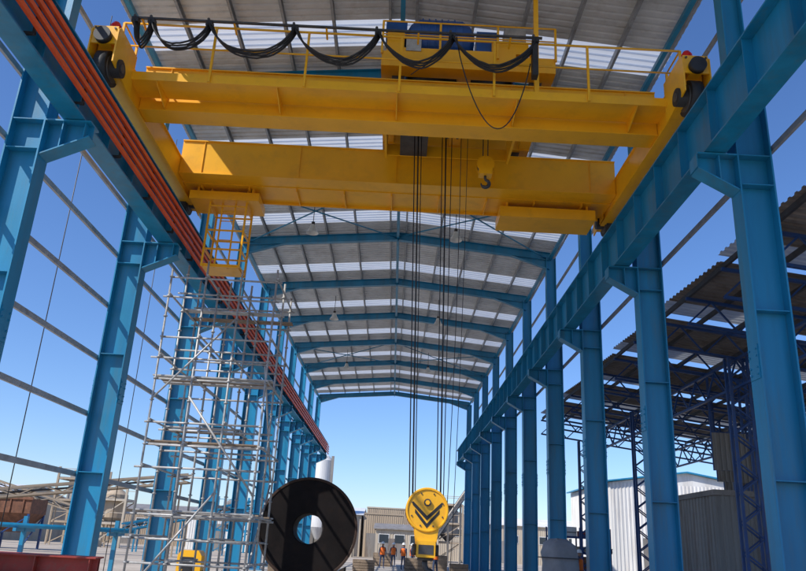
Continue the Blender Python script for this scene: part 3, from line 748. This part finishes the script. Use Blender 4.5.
def bundle(bx,by,hh,lab):
    th=thing('wrapped_bundle',(bx,by,0.06),lab,'bundle')
    m=MB();n=28;prof=[(0.05,1.0),(0.28,.99),(0.48,.93),(0.56,.8),(0.54,.65),(0.58,.5),(0.60,.3),(0.58,.15),(0.63,0.0)]
    vs=[]
    for i in range(n):
        t=2*math.pi*i/n
        for (r,h) in prof:
            h*=hh
            rr=r*(1+0.07*math.sin(5*t+h*3)+0.05*math.sin(11*t-h*5))/(abs(math.cos(t))**3+abs(math.sin(t))**3)**(1/3)*0.93;vs.append((bx+rr*math.cos(t),by+rr*math.sin(t),0.06+h+0.03*math.sin(3*t)*(1 if h>0 else 0)))
    P=len(prof);m.raw(vs,[(i*P+j,((i+1)%n)*P+j,((i+1)%n)*P+j+1,i*P+j+1) for i in range(n) for j in range(P-1)]+[tuple(i*P for i in range(n))],'tarp',True)
    put('tarpaulin',m,th)
    for z in (0.4*hh,0.75*hh):
        m=MB();m.lathe((bx,by,z),(0,0,1),[(0.63,0),(0.66,0),(0.66,0.03),(0.63,0.03)],'black',20);put('tie_rope',m,th)
bundle(5.2,24.3,2.0,'tall grey tarpaulin wrapped bundle tied with rope')
for (x,y,w,h) in ((1.5,50,1.2,0.9),(3.2,55,1.4,1.1),(-0.6,64,1.6,1.0),(3.8,44,1.0,0.8),(-1.6,48,1.3,0.7)):
    th=thing('wooden_crate',(x,y,0.06),'slatted wooden crate standing on the hall floor','crate','crates on the hall floor')
    m=MB();z=0.06
    for i in range(4):
        zz=z+0.08+i*(h-0.1)/4
        m.box(x-w/2,x+w/2,y-w/2,y-w/2+0.03,zz,zz+(h-0.2)/4,'wood');m.box(x-w/2,x+w/2,y+w/2-0.03,y+w/2,zz,zz+(h-0.2)/4,'wood')
        m.box(x-w/2,x-w/2+0.03,y-w/2+0.035,y+w/2-0.035,zz,zz+(h-0.2)/4,'wood');m.box(x+w/2-0.03,x+w/2,y-w/2+0.035,y+w/2-0.035,zz,zz+(h-0.2)/4,'wood')
    m.box(x-w/2,x+w/2,y-w/2,y+w/2,z+h-0.05,z+h,'wood');m.box(x-w/2+0.031,x+w/2-0.031,y-w/2+.04,y+w/2-.04,z,z+0.07,'wood')
    for sx_ in (-1,1):
        for sy_ in (-1,1): m.box(x+sx_*(w/2-0.08)-0.04,x+sx_*(w/2-0.08)+0.04,y+sy_*(w/2-0.055)-0.02,y+sy_*(w/2-0.055)+0.02,z+0.002,z+h-0.052,'wood')
    put('slatted_box',m,th)
# ---------------------------------------------------------------- people
def person(x,y,yaw,top,label,arm=0.0,sc_=1.0):
    J=[(0,0,0.95),(0,0,1.15),(0,0,1.38),(0,0,1.50),(0,-0.01,1.58),(0,-0.01,1.70),
       (0.19,0,1.40),(0.25,0.0,1.13),(0.24,-0.10-arm*.1,0.90+arm*0.25),(0.23,-0.14-arm*.15,0.80+arm*0.28),
       (-0.19,0,1.40),(-0.26,0.0,1.13),(-0.25,-0.06,0.88),(-0.25,-0.07,0.79),
       (0.10,0,0.88),(0.12,-0.03,0.48),(0.13,0.03,0.10),(0.14,-0.13,0.04),
       (-0.10,0,0.88),(-0.13,0.03,0.48),(-0.14,0.08,0.10),(-0.15,-0.07,0.04)]
    E=[(0,1),(1,2),(2,3),(3,4),(4,5),(2,6),(6,7),(7,8),(8,9),(2,10),(10,11),(11,12),(12,13),(0,14),(14,15),(15,16),(16,17),(0,18),(18,19),(19,20),(20,21)]
    R=[.15,.14,.15,.06,.085,.09,.07,.05,.04,.035,.07,.05,.04,.035,.09,.065,.05,.04,.09,.065,.05,.04]
    th=thing('person',(x,y,0.06),label,'person','workers in the hall')
    me=bpy.data.meshes.new('body');me.from_pydata(J,E,[]);ob=bpy.data.objects.new('body',me);link(ob)
    md=ob.modifiers.new('s','SKIN')
    for i,r in enumerate(R): me.skin_vertices[0].data[i].radius=(r,r*0.8)
    me.skin_vertices[0].data[0].use_root=True
    ss=ob.modifiers.new('d','SUBSURF');ss.levels=2;ss.render_levels=2
    me.materials.append(M[top])
    ob.parent=th;WO[ob]=WO[th];th.rotation_euler=(0,0,yaw)
    WO[th]=V((0,0,0))
    m=MB();m.lathe((0,-0.01,1.70),(0,0,1),[(0.001,0.14),(0.07,0.125),(0.11,0.07),(0.12,0.0),(0.15,-0.01),(0.15,-0.02),(0.10,-0.02)],'hat',20,False);put('hard_hat',m,th)
    m=MB();m.lathe((0,0.0,0),(0,0,1),[(0.13,1.45),(0.185,1.36),(0.18,1.15),(0.185,0.95),(0.17,0.93)],'orange',20,False);put('safety_vest',m,th)
    m=MB();m.lathe((0,-0.02,0),(0,0,1),[(0.001,1.725),(0.075,1.70),(0.095,1.64),(0.085,1.57),(0.055,1.52)],'skin',16,False)
    m.poly([(-0.015,-0.105,1.60),(0.015,-0.105,1.60),(0.0,-0.10,1.65)],(0,-0.03,0),'skin');put('head',m,th)
    WO[th]=V((x,y,0.06))
person(-0.6,57,0.3,'denim','worker in orange vest and white helmet standing')
person(0.9,56,2.6,'denim','worker in orange vest standing with one arm raised',1.0)
person(1.6,59,1.2,'denim','worker in orange vest and dark trousers standing')
person(0.2,61,0.0,'denim','worker in orange vest and dark trousers standing')
person(2.6,46,4.0,'denim','worker in orange vest and dark trousers standing')
person(8.6,36,1.0,'denim','worker in orange vest walking beside the columns')
# ---------------------------------------------------------------- camera
f,pi_,ya_,ro_=742.4,0.3379,-0.0023,0.0524
F=V((math.sin(ya_)*math.cos(pi_),math.cos(ya_)*math.cos(pi_),math.sin(pi_)))
R0=V((math.cos(ya_),-math.sin(ya_),0));U0=R0.cross(F)
R=R0*math.cos(ro_)+U0*math.sin(ro_);U=U0*math.cos(ro_)-R0*math.sin(ro_)
cam=bpy.data.cameras.new('camera');co=bpy.data.objects.new('camera',cam);link(co)
mt=Matrix((( R.x,U.x,-F.x,0),(R.y,U.y,-F.y,0),(R.z,U.z,-F.z,1.6),(0,0,0,1)));co.matrix_world=mt
cam.sensor_fit='HORIZONTAL';cam.sensor_width=36;cam.lens=36*f/806;cam.clip_end=4000;cam.clip_start=0.05
scene.camera=co
# ---------------------------------------------------------------- light
el=math.radians(45);sx,sy=-0.8,-0.6
S=V((sx*math.cos(el),sy*math.cos(el),math.sin(el)))
sl=bpy.data.lights.new('sun','SUN');sl.energy=5.0;sl.angle=math.radians(0.5);sl.color=(1,0.95,0.88)
so=bpy.data.objects.new('sun',sl);link(so);so.rotation_mode='QUATERNION';so.rotation_quaternion=S.to_track_quat('Z','Y');so.location=(-30,-30,60)
w=bpy.data.worlds.new('World');scene.world=w;w.use_nodes=True;nt=w.node_tree
bg=nt.nodes['Background'];sk=nt.nodes.new('ShaderNodeTexSky');sk.sky_type='NISHITA';sk.sun_disc=False
sk.sun_elevation=el;sk.sun_rotation=math.atan2(sx,sy)%(2*math.pi);sk.altitude=900;sk.air_density=1.1;sk.dust_density=0.6;sk.ozone_density=4.0
hs=nt.nodes.new('ShaderNodeHueSaturation');hs.inputs['Saturation'].default_value=1.1
tn=nt.nodes.new('ShaderNodeVectorMath');tn.operation='MULTIPLY';tn.inputs[1].default_value=(0.92,0.97,1.16)
nt.links.new(sk.outputs[0],hs.inputs['Color']);nt.links.new(hs.outputs[0],tn.inputs[0]);nt.links.new(tn.outputs[0],bg.inputs['Color']);bg.inputs['Strength'].default_value=0.15
scene.view_settings.view_transform='Standard';scene.view_settings.look='None';scene.view_settings.exposure=0
